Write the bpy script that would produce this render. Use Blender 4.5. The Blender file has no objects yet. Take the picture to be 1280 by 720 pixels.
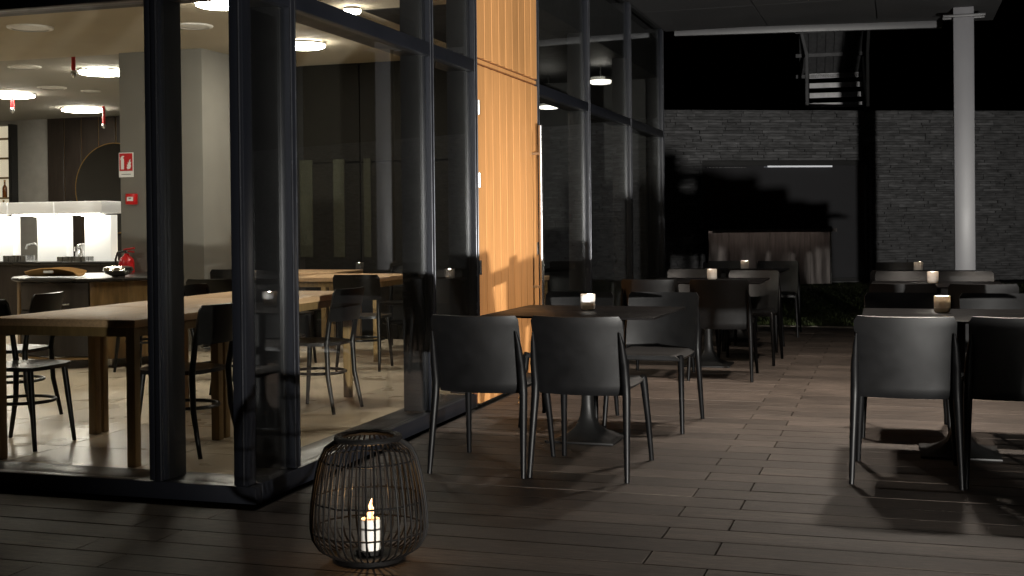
import bpy, bmesh, math, random
from mathutils import Vector, Matrix
random.seed(7)
S = bpy.context.scene
COL = S.collection
R = math.radians
PI = math.pi

# ---------------------------------------------------------------- camera
F, YAW, PIT, ROL, PX, PY = 1565.94, R(17.976), R(-0.528), R(0.614), 614.9, 294.2
def ray(u, v):
    c, s = math.cos(ROL), math.sin(ROL); u, v = c*u - s*v, s*u + c*v
    d = [u, 1.0, -v]
    c, s = math.cos(PIT), math.sin(PIT); d = [d[0], c*d[1] - s*d[2], s*d[1] + c*d[2]]
    c, s = math.cos(YAW), math.sin(YAW)
    return Vector((c*d[0] - s*d[1], s*d[0] + c*d[1], d[2]))
fw = ray(0, 0); rt = ray(1, 0) - fw; up = -(ray(0, 1) - fw)
cam_data = bpy.data.cameras.new('camera'); cam = bpy.data.objects.new('camera', cam_data); COL.objects.link(cam)
M = Matrix((rt, up, -fw)).transposed().to_4x4(); M.translation = Vector((0, 0, 1.25)); cam.matrix_world = M
cam_data.sensor_width = 36; cam_data.lens = F/1280*36
cam_data.shift_x = (640 - PX)/1280; cam_data.shift_y = -(360 - PY)/1280
cam_data.clip_start = 0.05; cam_data.clip_end = 500
S.camera = cam

# ---------------------------------------------------------------- world (night)
W = bpy.data.worlds.new('World'); S.world = W; W.use_nodes = True
wn = W.node_tree.nodes; wl = W.node_tree.links
bg = wn['Background']; sky = wn.new('ShaderNodeTexSky'); sky.sky_type = 'NISHITA'; sky.sun_disc = False
sky.sun_elevation = R(-4); sky.sun_rotation = R(200)
wl.new(sky.outputs[0], bg.inputs[0]); bg.inputs[1].default_value = 0.03
S.view_settings.view_transform = 'Standard'; S.view_settings.look = 'None'; S.view_settings.gamma = 1; S.view_settings.exposure = 0
cy = S.cycles
cy.use_denoising = True; cy.max_bounces = 7; cy.diffuse_bounces = 4; cy.glossy_bounces = 4; cy.transparent_max_bounces = 24
cy.sample_clamp_indirect = 4; cy.use_light_tree = True; cy.caustics_reflective = False; cy.caustics_refractive = False

# ---------------------------------------------------------------- material helpers
def nodes_of(m): return m.node_tree.nodes, m.node_tree.links
def pbr(name, col, rough=.5, metal=0, var=.15, vscale=8, stretch=(1, 1, 1), bump=0, bscale=60, spec=.5, rvar=.1, obj_var=0):
    m = bpy.data.materials.new(name); m.use_nodes = True
    n, l = nodes_of(m); b = n['Principled BSDF']
    b.inputs['Metallic'].default_value = metal; b.inputs['Specular IOR Level'].default_value = spec
    tc = n.new('ShaderNodeTexCoord'); mp = n.new('ShaderNodeMapping'); mp.inputs['Scale'].default_value = stretch
    l.new(tc.outputs['Object'], mp.inputs[0])
    nz = n.new('ShaderNodeTexNoise'); nz.inputs['Scale'].default_value = vscale; nz.inputs['Detail'].default_value = 5
    l.new(mp.outputs[0], nz.inputs['Vector'])
    cr = n.new('ShaderNodeMapRange'); cr.inputs[1].default_value = .3; cr.inputs[2].default_value = .7
    cr.inputs[3].default_value = 1 - var; cr.inputs[4].default_value = 1 + var
    l.new(nz.outputs[0], cr.inputs[0])
    hs = n.new('ShaderNodeHueSaturation'); hs.inputs['Color'].default_value = (*col, 1)
    src = cr.outputs[0]
    if obj_var:
        oi = n.new('ShaderNodeObjectInfo'); o2 = n.new('ShaderNodeMapRange')
        o2.inputs[3].default_value = 1 - obj_var; o2.inputs[4].default_value = 1 + obj_var
        l.new(oi.outputs['Random'], o2.inputs[0])
        mm = n.new('ShaderNodeMath'); mm.operation = 'MULTIPLY'; l.new(src, mm.inputs[0]); l.new(o2.outputs[0], mm.inputs[1]); src = mm.outputs[0]
        va = n.new('ShaderNodeVectorMath'); va.operation = 'ADD'
        sc = n.new('ShaderNodeVectorMath'); sc.operation = 'SCALE'; sc.inputs[0].default_value = (17, 13, 9)
        l.new(oi.outputs['Random'], sc.inputs['Scale']); l.new(mp.outputs[0], va.inputs[0]); l.new(sc.outputs[0], va.inputs[1])
        l.new(va.outputs[0], nz.inputs['Vector'])
    l.new(src, hs.inputs['Value']); l.new(hs.outputs[0], b.inputs['Base Color'])
    rr = n.new('ShaderNodeMapRange'); rr.inputs[3].default_value = max(.02, rough - rvar); rr.inputs[4].default_value = min(1, rough + rvar)
    l.new(nz.outputs[0], rr.inputs[0]); l.new(rr.outputs[0], b.inputs['Roughness'])
    if bump:
        bz = n.new('ShaderNodeTexNoise'); bz.inputs['Scale'].default_value = bscale; bz.inputs['Detail'].default_value = 3
        l.new(mp.outputs[0], bz.inputs['Vector'])
        bp = n.new('ShaderNodeBump'); bp.inputs['Strength'].default_value = bump; bp.inputs['Distance'].default_value = .004
        l.new(bz.outputs[0], bp.inputs['Height']); l.new(bp.outputs[0], b.inputs['Normal'])
    return m
def emit(name, col, strength):
    m = bpy.data.materials.new(name); m.use_nodes = True; n, l = nodes_of(m)
    b = n['Principled BSDF']; b.inputs['Base Color'].default_value = (.8, .8, .8, 1)
    b.inputs['Emission Color'].default_value = (*col, 1); b.inputs['Emission Strength'].default_value = strength
    return m
def glass(name, tint, ior=1.5, boost=1.0, rough=0.0):
    m = bpy.data.materials.new(name); m.use_nodes = True; n, l = nodes_of(m)
    n.remove(n['Principled BSDF']); out = n['Material Output']
    tr = n.new('ShaderNodeBsdfTransparent'); tr.inputs[0].default_value = (*tint, 1)
    gl = n.new('ShaderNodeBsdfGlossy'); gl.inputs['Roughness'].default_value = rough; gl.inputs['Color'].default_value = (.95, .97, 1, 1)
    fr = n.new('ShaderNodeFresnel'); fr.inputs[0].default_value = ior
    ge = n.new('ShaderNodeNewGeometry'); mi = n.new('ShaderNodeMapRange'); mi.inputs[3].default_value = ior; mi.inputs[4].default_value = 1/ior
    l.new(ge.outputs['Backfacing'], mi.inputs[0]); l.new(mi.outputs[0], fr.inputs[0])
    mu = n.new('ShaderNodeMath'); mu.operation = 'MULTIPLY'; mu.inputs[1].default_value = boost; mu.use_clamp = True
    mx = n.new('ShaderNodeMixShader'); l.new(fr.outputs[0], mu.inputs[0]); l.new(mu.outputs[0], mx.inputs[0])
    l.new(tr.outputs[0], mx.inputs[1]); l.new(gl.outputs[0], mx.inputs[2]); l.new(mx.outputs[0], out.inputs[0])
    return m

MAT = {}
MAT['deck'] = pbr('deck_composite', (.058, .0465, .039), .6, var=.34, vscale=6, stretch=(.6, 9, 3), bump=.35, bscale=60, obj_var=.30, spec=.22)
MAT['deck_gap'] = pbr('deck_underlay', (.008, .007, .006), .9)
def add_grooves(m):
    n, l = nodes_of(m); b = n['Principled BSDF']; tc = n.new('ShaderNodeTexCoord')
    src = b.inputs['Base Color'].links[0].from_socket
    mp = n.new('ShaderNodeMapping'); mp.inputs['Scale'].default_value = (7, 70, 40); l.new(tc.outputs['Object'], mp.inputs[0])
    oi = n.new('ShaderNodeObjectInfo'); sc = n.new('ShaderNodeVectorMath'); sc.operation = 'SCALE'; sc.inputs[0].default_value = (91, 37, 11); l.new(oi.outputs['Random'], sc.inputs['Scale']); l.new(sc.outputs[0], mp.inputs['Location'])
    nz = n.new('ShaderNodeTexNoise'); nz.inputs['Scale'].default_value = 1.6; nz.inputs['Detail'].default_value = 6; nz.inputs['Roughness'].default_value = .7; l.new(mp.outputs[0], nz.inputs['Vector'])
    mr = n.new('ShaderNodeMapRange'); mr.inputs[1].default_value = .3; mr.inputs[2].default_value = .7; mr.inputs[3].default_value = .5; mr.inputs[4].default_value = 1.5; l.new(nz.outputs[0], mr.inputs[0])
    mx = n.new('ShaderNodeMix'); mx.data_type = 'RGBA'; mx.blend_type = 'MULTIPLY'; mx.inputs[0].default_value = 1
    l.new(src, mx.inputs[6]); l.new(mr.outputs[0], mx.inputs[7])
    ge = n.new('ShaderNodeNewGeometry'); n2 = n.new('ShaderNodeTexNoise'); n2.inputs['Scale'].default_value = 1.7; n2.inputs['Detail'].default_value = 6; l.new(ge.outputs['Position'], n2.inputs['Vector'])
    m2 = n.new('ShaderNodeMapRange'); m2.inputs[1].default_value = .3; m2.inputs[2].default_value = .7; m2.inputs[3].default_value = .72; m2.inputs[4].default_value = 1.2; l.new(n2.outputs[0], m2.inputs[0])
    my = n.new('ShaderNodeMix'); my.data_type = 'RGBA'; my.blend_type = 'MULTIPLY'; my.inputs[0].default_value = 1; l.new(mx.outputs[2], my.inputs[6]); l.new(m2.outputs[0], my.inputs[7]); l.new(my.outputs[2], b.inputs['Base Color'])
    wv = n.new('ShaderNodeTexWave'); wv.bands_direction = 'Y'; wv.inputs['Scale'].default_value = 22; wv.inputs['Distortion'].default_value = .15
    l.new(tc.outputs['Object'], wv.inputs['Vector'])
    bp = n.new('ShaderNodeBump'); bp.inputs['Strength'].default_value = .35; bp.inputs['Distance'].default_value = .0016
    l.new(wv.outputs['Fac'], bp.inputs['Height'])
    old = b.inputs['Normal'].links[0].from_socket; l.new(old, bp.inputs['Normal']); l.new(bp.outputs[0], b.inputs['Normal'])
add_grooves(MAT['deck'])
MAT['alu'] = pbr('anodised_frame', (.010, .0112, .0155), .36, .2, var=.1, vscale=3, stretch=(1, 1, .2), spec=.6, bump=.05, bscale=200)
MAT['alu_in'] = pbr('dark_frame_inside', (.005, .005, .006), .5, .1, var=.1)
MAT['glass'] = glass('window_glass', (.93, .935, .92), 1.5, .8)
MAT['tile'] = pbr('floor_tile', (.60, .51, .385), .30, var=.13, vscale=3, bump=.05, bscale=30, obj_var=.05, spec=.25)
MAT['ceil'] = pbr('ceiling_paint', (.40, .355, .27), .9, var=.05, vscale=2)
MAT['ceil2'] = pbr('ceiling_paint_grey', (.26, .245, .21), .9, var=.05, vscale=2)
MAT['plaster'] = pbr('column_plaster', (.175, .165, .145), .85, var=.06, vscale=4, bump=.1, bscale=150)
MAT['greywall'] = pbr('grey_wall', (.25, .24, .22), .85, var=.08)
MAT['darkwood'] = pbr('dark_wood_panel', (.018, .013, .010), .5, var=.4, vscale=5, stretch=(6, 6, .5), obj_var=.3)
MAT['darkwall'] = pbr('dark_brown_wall', (.008, .007, .0048), .7, var=.25, spec=.2, vscale=2)
MAT['black'] = pbr('black_paint', (.012, .012, .012), .5, var=.1)
MAT['gold'] = pbr('gold_trim', (.45, .28, .10), .3, .9)
MAT['doorwood'] = pbr('oiled_larch', (.60, .295, .108), .55, var=.13, vscale=7, stretch=(9, 9, .35), bump=.2, bscale=50, obj_var=.13, spec=.3)
MAT['doorgap'] = pbr('larch_recess', (.16, .05, .012), .7, var=.2)
MAT['steel'] = pbr('brushed_steel', (.62, .62, .62), .28, 1, var=.06, vscale=30, stretch=(1, 1, .1))
MAT['canopy'] = pbr('canopy_panel', (.020, .020, .021), .75, var=.12, vscale=1.5, obj_var=.06)
MAT['beam'] = pbr('grey_beam_paint', (.05, .05, .053), .5, var=.08)
MAT['post'] = pbr('grey_post_paint', (.10, .10, .108), .45, var=.10, vscale=4, stretch=(1, 1, .3))
MAT['stone'] = pbr('slate_strip', (.085, .085, .088), .8, var=.5, vscale=5, stretch=(1, 1, 4), bump=.8, bscale=18, obj_var=.30)
MAT['mortar'] = pbr('slate_mortar', (.02, .02, .02), .9)
MAT['plastic'] = pbr('black_polypropylene', (.0014, .0014, .0016), .42, var=.3, vscale=14, bump=.12, bscale=420, spec=.38, rvar=.04)
MAT['leg'] = pbr('black_leg_plastic', (.0014, .0014, .0016), .45, var=.2, vscale=14, spec=.13)
MAT['tabletop'] = pbr('black_compact_top', (.005, .0045, .0045), .40, var=.2, vscale=10, bump=.05, bscale=250, spec=.035)
MAT['castiron'] = pbr('black_powdercoat', (.003, .003, .003), .5, .0, var=.1, bump=.06, bscale=300, spec=.2)
MAT['jar'] = pbr('frosted_jar', (.80, .79, .77), .4, var=.06, vscale=30)
def translucent(m, amt):
    n, l = nodes_of(m); b = n['Principled BSDF']; o = n['Material Output']; t = n.new('ShaderNodeBsdfTranslucent'); t.inputs[0].default_value = (.88, .82, .72, 1)
    x = n.new('ShaderNodeMixShader'); x.inputs[0].default_value = amt; l.new(b.outputs[0], x.inputs[1]); l.new(t.outputs[0], x.inputs[2]); l.new(x.outputs[0], o.inputs[0])
translucent(MAT['jar'], .5)
MAT['jarbase'] = pbr('shaded_jar_base', (.42, .40, .38), .5, var=.1); translucent(MAT['jarbase'], .35)  # grey puts the tabletop's shade into the colour of the jar bottom
MAT['label'] = pbr('jar_paper', (.85, .83, .80), .7, var=.02)
MAT['wax'] = pbr('white_wax', (.82, .78, .72), .5, var=.04)
MAT['waxlit'] = pbr('melted_wax', (.85, .62, .35), .35, var=.05)
MAT['flame'] = emit('flame', (1, .40, .13), 1.7)
MAT['wick'] = pbr('burnt_wick', (.01, .008, .006), .9)
MAT['rattan'] = pbr('dark_rattan', (.0035, .003, .0028), .6, spec=.2, var=.3, vscale=60, bump=.3, bscale=200)
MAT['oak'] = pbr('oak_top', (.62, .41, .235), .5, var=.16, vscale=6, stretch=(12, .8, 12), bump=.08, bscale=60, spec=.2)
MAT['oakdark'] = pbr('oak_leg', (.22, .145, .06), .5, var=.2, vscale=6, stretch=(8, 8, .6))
MAT['bentwood'] = pbr('black_bentwood', (.005, .005, .005), .36, var=.15, spec=.3)
MAT['seatwood'] = pbr('black_seat', (.014, .013, .012), .34, var=.15, spec=.35)
MAT['lampwhite'] = emit('lamp_diffuser', (1, .93, .80), 92)
MAT['lampdim'] = emit('pendant_diffuser', (1, .95, .85), 3.2)
MAT['lamprim'] = pbr('lamp_rim', (.75, .74, .70), .5)
MAT['led'] = emit('led_strip', (1, .94, .84), 30)
MAT['dimled'] = emit('dim_led', (.9, .93, 1), .30)
MAT['white'] = pbr('white_laminate', (.82, .80, .75), .4, var=.03)
MAT['hood'] = emit('hood_glow', (1, .95, .86), .35); MAT['glowpanel'] = emit('panel_glow', (1, .96, .87), .75)  # own glow added so hood and panels look brightly lit
MAT['counter'] = pbr('dark_counter', (.02, .018, .016), .3, var=.2)
MAT['red'] = pbr('red_paint', (.55, .012, .014), .32, var=.05)
MAT['signred'] = pbr('sign_red', (.50, .008, .012), .5, var=.02)
MAT['signwhite'] = pbr('sign_white', (.82, .82, .80), .5, var=.02)
MAT['grey'] = pbr('mid_grey', (.2, .2, .2), .6)
MAT['walnut'] = pbr('walnut_cabinet', (.16, .095, .035), .42, var=.3, vscale=6, stretch=(6, 6, .7))
MAT['tray'] = pbr('plywood_tray', (.48, .27, .10), .45, var=.15, vscale=8)
MAT['breadbox'] = pbr('pale_wood', (.62, .42, .20), .5, var=.15)
MAT['chrome'] = pbr('hammered_chrome', (.85, .82, .76), .10, 1, var=.05, bump=.9, bscale=45)
MAT['amber'] = pbr('amber_bottle', (.16, .05, .01), .12, var=.1)
MAT['darkbottle'] = pbr('dark_bottle', (.02, .02, .012), .12)
MAT['mirror'] = pbr('round_mirror_glass', (.30, .30, .30), .03, 1, var=.02)
MAT['darkglass'] = pbr('dark_window_pane', (.14, .14, .15), .05, .7, var=.02, spec=.8, rvar=.01)
MAT['barfront'] = pbr('brown_laminate', (.20, .178, .168), .22, .2, var=.25, vscale=4, stretch=(5, 5, .6))
MAT['soil'] = pbr('lawn_soil', (.02, .022, .010), .95, var=.3, bump=.5, bscale=20)
MAT['grass'] = pbr('grass_blade', (.05, .068, .018), .6, var=.35, vscale=2)
MAT['edge'] = pbr('stone_edging', (.22, .20, .17), .8, var=.15)
MAT['conc'] = pbr('stair_steel', (.11, .11, .115), .7, var=.25, bump=.2, bscale=15)
MAT['tread'] = pbr('pale_tread', (.8, .8, .82), .6, var=.12)
MAT['ground'] = pbr('dark_gravel', (.03, .03, .028), .95, var=.3)

# ---------------------------------------------------------------- geometry helpers
class MB:
    def __init__(s): s.v = []; s.f = []
    def box(s, a, b, rot=0, piv=None):
        x0, y0, z0 = a; x1, y1, z1 = b; i = len(s.v)
        P = [(x0,y0,z0),(x1,y0,z0),(x1,y1,z0),(x0,y1,z0),(x0,y0,z1),(x1,y0,z1),(x1,y1,z1),(x0,y1,z1)]
        if rot:
            px, py = piv if piv else ((x0+x1)/2, (y0+y1)/2); c, q = math.cos(rot), math.sin(rot)
            P = [(px+(x-px)*c-(y-py)*q, py+(x-px)*q+(y-py)*c, z) for x, y, z in P]
        s.v += P; s.f += [(i,i+3,i+2,i+1),(i+4,i+5,i+6,i+7),(i,i+1,i+5,i+4),(i+1,i+2,i+6,i+5),(i+2,i+3,i+7,i+6),(i+3,i,i+4,i+7)]
        return s
    def tube(s, pts, rad, n=8, closed=False):
        pts = [Vector(p) for p in pts]; k = len(pts)
        if not hasattr(rad, '__len__'): rad = [rad]*k
        i0 = len(s.v); prev = None
        for i, p in enumerate(pts):
            if closed: t = pts[(i+1) % k] - pts[i-1]
            else: t = pts[min(i+1, k-1)] - pts[max(i-1, 0)]
            t.normalize()
            if prev is None: a = t.orthogonal().normalized()
            else:
                a = prev - t*prev.dot(t); a.normalize()
            prev = a; b = t.cross(a)
            for j in range(n):
                w = 2*PI*j/n; s.v.append(tuple(p + (a*math.cos(w) + b*math.sin(w))*rad[i]))
        for i in range(k if closed else k-1):
            for j in range(n):
                A = i0+i*n+j; B = i0+i*n+(j+1) % n; C = i0+((i+1) % k)*n+(j+1) % n; D = i0+((i+1) % k)*n+j
                s.f.append((A, B, C, D))
        if not closed:
            s.f.append(tuple(i0+j for j in reversed(range(n)))); s.f.append(tuple(i0+(k-1)*n+j for j in range(n)))
        return s
    def lathe(s, prof, n=24, c=(0, 0, 0), sq=None, cap=True):
        i0 = len(s.v)
        for q, (r, z) in enumerate(prof):
            e = sq[q] if sq else 0
            for j in range(n):
                w = 2*PI*j/n; cx, sx = math.cos(w), math.sin(w)
                k = 1/max(abs(cx), abs(sx))*e + (1-e)
                s.v.append((c[0]+r*k*cx, c[1]+r*k*sx, c[2]+z))
        m = len(prof)
        for i in range(m-1):
            for j in range(n):
                s.f.append((i0+i*n+j, i0+i*n+(j+1) % n, i0+(i+1)*n+(j+1) % n, i0+(i+1)*n+j))
        if cap:
            if prof[0][0] > 1e-5: s.f.append(tuple(i0+j for j in reversed(range(n))))
            if prof[-1][0] > 1e-5: s.f.append(tuple(i0+(m-1)*n+j for j in range(n)))
        return s
    def shell(s, fn, nu, nv, th):
        """thick sheet: fn(u,v) in [-1,1]x[0,1]"""
        i0 = len(s.v); G = [[Vector(fn(-1+2*i/nu, j/nv)) for i in range(nu+1)] for j in range(nv+1)]
        N = [[None]*(nu+1) for _ in range(nv+1)]
        for j in range(nv+1):
            for i in range(nu+1):
                du = G[j][min(i+1, nu)] - G[j][max(i-1, 0)]; dv = G[min(j+1, nv)][i] - G[max(j-1, 0)][i]
                N[j][i] = du.cross(dv).normalized()
        for sg in (1, -1):
            for j in range(nv+1):
                for i in range(nu+1): s.v.append(tuple(G[j][i] + N[j][i]*th/2*sg))
        w = nu+1; o = w*(nv+1)
        for j in range(nv):
            for i in range(nu):
                A = i0+j*w+i; s.f.append((A, A+1, A+1+w, A+w)); s.f.append((A+o, A+o+w, A+o+1+w, A+o+1))
        bd = [(0, i) for i in range(nu)] + [(j, nu) for j in range(nv)] + [(nv, i) for i in range(nu, 0, -1)] + [(j, 0) for j in range(nv, 0, -1)]
        for q in range(len(bd)):
            a = bd[q]; b = bd[(q+1) % len(bd)]; A = i0+a[0]*w+a[1]; B = i0+b[0]*w+b[1]
            s.f.append((B, A, A+o, B+o))
        return s
    def prism(s, pts, z0, z1, tf=lambda x, y, z: (x, y, z)):
        i0 = len(s.v); n = len(pts)
        for z in (z0, z1): s.v += [tf(x, y, z) for x, y in pts]
        s.f.append(tuple(i0+j for j in reversed(range(n)))); s.f.append(tuple(i0+n+j for j in range(n)))
        for j in range(n): s.f.append((i0+j, i0+(j+1) % n, i0+n+(j+1) % n, i0+n+j))
        return s
    def mesh(s, name, mat, smooth=False, bevel=0, seg=2):
        me = bpy.data.meshes.new(name); me.from_pydata(s.v, [], s.f)
        if bevel:
            bm = bmesh.new(); bm.from_mesh(me)
            ed = [e for e in bm.edges if len(e.link_faces) == 2 and e.calc_face_angle(0) > .6]
            bmesh.ops.bevel(bm, geom=ed, offset=bevel, segments=seg, profile=.5, affect='EDGES', clamp_overlap=True)
            bm.to_mesh(me); bm.free()
        else:
            bm = bmesh.new(); bm.from_mesh(me); bmesh.ops.recalc_face_normals(bm, faces=bm.faces); bm.to_mesh(me); bm.free()
        if smooth or bevel:
            me.polygons.foreach_set('use_smooth', [True]*len(me.polygons)); me.set_sharp_from_angle(angle=R(38))
        me.materials.append(mat); me.update(); return me
    def build(s, name, mat, parent=None, smooth=False, bevel=0, seg=2, loc=(0, 0, 0)):
        o = bpy.data.objects.new(name, s.mesh(name, mat, smooth, bevel, seg)); COL.objects.link(o); o.location = loc
        if parent: o.parent = parent
        return o
def inst(name, me, parent=None, loc=(0, 0, 0), rz=0):
    o = bpy.data.objects.new(name, me); COL.objects.link(o); o.location = loc; o.rotation_euler = (0, 0, rz)
    if parent: o.parent = parent
    return o
def box(a, b): return MB().box(a, b)
def tag(o, label=None, cat=None, group=None, kind=None):
    if label: o['label'] = label
    if cat: o['category'] = cat
    if group: o['group'] = group
    if kind: o['kind'] = kind
    return o
def thing(name, label, cat, loc=(0, 0, 0), rz=0, group=None):
    o = bpy.data.objects.new(name, None); COL.objects.link(o); o.location = loc; o.rotation_euler = (0, 0, rz); o.empty_display_size = .1
    return tag(o, label, cat, group)
def struct_empty(name):
    o = bpy.data.objects.new(name, None); COL.objects.link(o); return tag(o, kind='structure')
def dup(root, loc, rz=0, label=None, group=None):
    def cp(o, par):
        c = o.copy(); COL.objects.link(c); c.parent = par
        for ch in o.children: cp(ch, c)
        return c
    r = root.copy(); COL.objects.link(r); r.location = loc; r.rotation_euler = (0, 0, rz)
    for ch in root.children: cp(ch, r)
    if label: r['label'] = label
    if group: r['group'] = group
    return r
def light(name, kind, energy, col, parent, loc, radius=.05, spot=None, blend=.3, aim=None):
    d = bpy.data.lights.new(name, kind); d.energy = energy; d.color = col; d.shadow_soft_size = radius
    if spot: d.spot_size = spot; d.spot_blend = blend
    o = bpy.data.objects.new(name, d); COL.objects.link(o); o.location = loc; o.parent = parent
    if aim: o.rotation_euler = Vector(aim).to_track_quat('-Z', 'Y').to_euler()
    return o

# ---------------------------------------------------------------- key places
FX, FY = -2.746, 5.0            # glazed side and glazed front of the restaurant
LT, RT = [(-1.72, 7.06), (-1.58, 10.95), (-1.60, 13.25)], [(.30, 7.10), (.28, 10.45), (.24, 12.80)]
FLOOD = (2.5, -.4, .12)

# ---------------------------------------------------------------- outside lamps of the terrace
t = thing('ground_floodlight', 'small black floodlight standing on the deck and lighting the terrace', 'floodlight', (FLOOD[0], FLOOD[1], 0), R(8))
MB().box((-.13, -.16, .05), (.13, -.07, .25)).build('housing', MAT['black'], t, bevel=.01)
MB().box((-.15, -.14, 0), (-.135, -.09, .17)).box((.135, -.14, 0), (.15, -.09, .17)).box((-.15, -.16, 0), (.15, -.06, .012)).build('bracket', MAT['black'], t)
MB().box((-.115, -.069, .07), (.115, -.064, .23)).build('lens', MAT['jar'], t)
light('lamp', 'SPOT', 8800, (1, .965, .90), t, (0, 0, .12), .065, R(86), .85, (0, 1, .12))

# ---------------------------------------------------------------- the setting: deck
BP = .1945
deck = struct_empty('terrace_deck')
bm_cache = {}
def board(x0, x1, y, parent=deck):
    key = round(x1-x0, 3)
    if key not in bm_cache:
        L = x1-x0
        bm_cache[key] = MB().box((-L/2+.0016, -BP/2+.0026, -.026), (L/2-.0016, BP/2-.0026, 0)).mesh('board', MAT['deck'], bevel=.003, seg=1)
    inst('board', bm_cache[key], parent, ((x0+x1)/2, y, random.uniform(-.0008, .0008)))
rows = int((15.16-2.1)/BP)
y_first = 5.582 - 18*BP
for i in range(rows+1):
    y = y_first + i*BP
    if y > 15.1: break
    off = -.662 if i % 2 == 0 else -.899
    step = 2.16
    xs = [off + k*step for k in range(-4, 4)]
    left = -2.70 if y > FY-.1 else -7.3
    cuts = [left] + [x for x in xs if left+.25 < x < 3.3] + [3.4]
    for a, b in zip(cuts, cuts[1:]): board(a, b, y)
tag(box((-9, 1.0, -.06), (3.6, 15.17, -.03)).build('deck_underlay', MAT['deck_gap']), kind='structure')
tag(box((-2.70, 15.172, -.05), (3.6, 15.25, .004)).build('deck_edging', MAT['edge'], bevel=.004), kind='structure')
tag(box((-40, -30, -.30), (40, 60, -.08)).build('ground', MAT['ground']), kind='structure')
tag(box((-2.75, 15.255, -.06), (9, 30, -.012)).build('lawn_soil', MAT['soil']), kind='structure')
g = MB()
for k in range(34000):
    x = random.uniform(-2.7, 2.6); y = 15.27 + random.random()**1.3*10.5
    h = random.uniform(.02, .042); a = random.uniform(0, 2*PI); w = random.uniform(.004, .007); lx, ly = random.gauss(0, .018), random.gauss(0, .018)
    i = len(g.v); c, s_ = math.cos(a)*w, math.sin(a)*w
    g.v += [(x-c, y-s_, -.013), (x+c, y+s_, -.013), (x+lx, y+ly, h)]; g.f.append((i, i+1, i+2))
me = bpy.data.meshes.new('grass'); me.from_pydata(g.v, [], g.f); me.materials.append(MAT['grass'])
tag(inst('grass', me), 'short green lawn beyond the end of the deck', 'grass', kind='stuff')

# ---------------------------------------------------------------- restaurant floor, ceilings, walls
flo = struct_empty('restaurant_floor')
tm = MB().box((-.3975, -.3975, -.012), (.3975, .3975, 0)).mesh('tile', MAT['tile'], bevel=.0015, seg=1)
for i in range(13):
    for j in range(14):
        x = -3.36-.8*i; y = 5.66+.8*j
        if x > -13.5 and y < 16.5: inst('tile', tm, flo, (x, y, .004))
tag(box((-17, 5.25, -.05), (-2.96, 19, -.004)).build('floor_slab', MAT['greywall']), kind='structure')
tag(MB().box((-17, 5.1, 3.03), (-4.21, 11.05, 3.5)).box((-4.2095, 5.1, 3.03), (-2.80, 9.55, 3.5)).build('near_ceiling', MAT['ceil']), kind='structure')
tag(box((-6.6, 11.052, 3.03), (-4.21, 12.7, 3.5)).build('middle_ceiling', MAT['ceil']), kind='structure')
tag(MB().box((-6.6, 12.702, 3.03), (-4.21, 15.4, 3.5)).box((-4.208, 9.552, 3.028), (-2.80, 15.4, 3.5)).build('rear_ceiling', MAT['black']), kind='structure')  # this stretch coloured black so lamp light does not show on it
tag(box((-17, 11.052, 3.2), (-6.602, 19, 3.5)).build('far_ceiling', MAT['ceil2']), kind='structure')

col = thing('plaster_column', 'thick square grey plaster column carrying the red fire sign', 'column', (-7.07, 11.5, 0))
MB().box((-.48, -.5, 0), (.48, .52, 3.19)).build('shaft', MAT['plaster'], col, bevel=.006)
MB().box((-.487, -.507, .004), (.487, .527, .07)).build('skirting', MAT['greywall'], col)

def wall(name, label, a, b, mat):
    return tag(box(a, b).build(name, mat), label, 'wall')
wall('side_wall', 'long grey side wall at the far left of the dining room', (-17.2, 5, 0), (-17.0, 19, 3.2), MAT['greywall'])
w = thing('back_wall', 'grey far wall of the dining room partly clad in dark wood', 'wall', (0, 18.8, 0))
box((-17, 0, 0), (-6.0, .15, 3.2)).build('plaster', MAT['greywall'], w)
pm = MB().box((0, -.03, .01), (.335, -.002, 3.198)).mesh('plank', MAT['darkwood'], bevel=.004, seg=1)
sm = MB().box((0, -.012, .01), (.008, -.003, 3.198)).mesh('gold_seam', MAT['gold'])
for k in range(13):
    inst('plank', pm, w, (-14.38+.355*k, 0, 0)); inst('gold_seam', sm, w, (-14.38+.355*k+.341, 0, 0))
w = thing('dark_partition', 'dark brown panelled wall closing the dining room behind the last tables', 'wall', (0, 12.65, 0))
box((-6.3, 0, 0), (-4.22, .12, 3.03)).build('panel_base', MAT['darkwall'], w)
for k in range(3):
    for z0, z1 in ((.03, 1.93), (1.95, 3.02)):
        MB().box((-6.29+.69*k, -.022, z0), (-5.612+.69*k, -.001, z1)).build('panel', MAT['darkwall'], w, bevel=.003, seg=1)
MAT['olive'] = pbr('olive_strip', (.022, .023, .011), .8, var=.1)
for u0, u1 in ((375, 391), (417, 431), (455, 464)):
    k_ = 12.62; d0, d1 = ray((u0-PX)/F, (260-PY)/F), ray((u1-PX)/F, (260-PY)/F)
    box((d0.x/d0.y*k_, -.034, .90), (d1.x/d1.y*k_, -.0225, 1.98)).build('wall_strip', MAT['olive'], w)
wall('end_partition', 'dark wall running back from the brown panelled partition', (-6.45, 12.652, 0), (-6.302, 18.79, 3.03), MAT['black'])
wall('building_end_wall', 'black end wall of the restaurant beside the lawn', (-6.3, 15.42, 0), (-2.95, 15.6, 3.5), MAT['black'])

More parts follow.
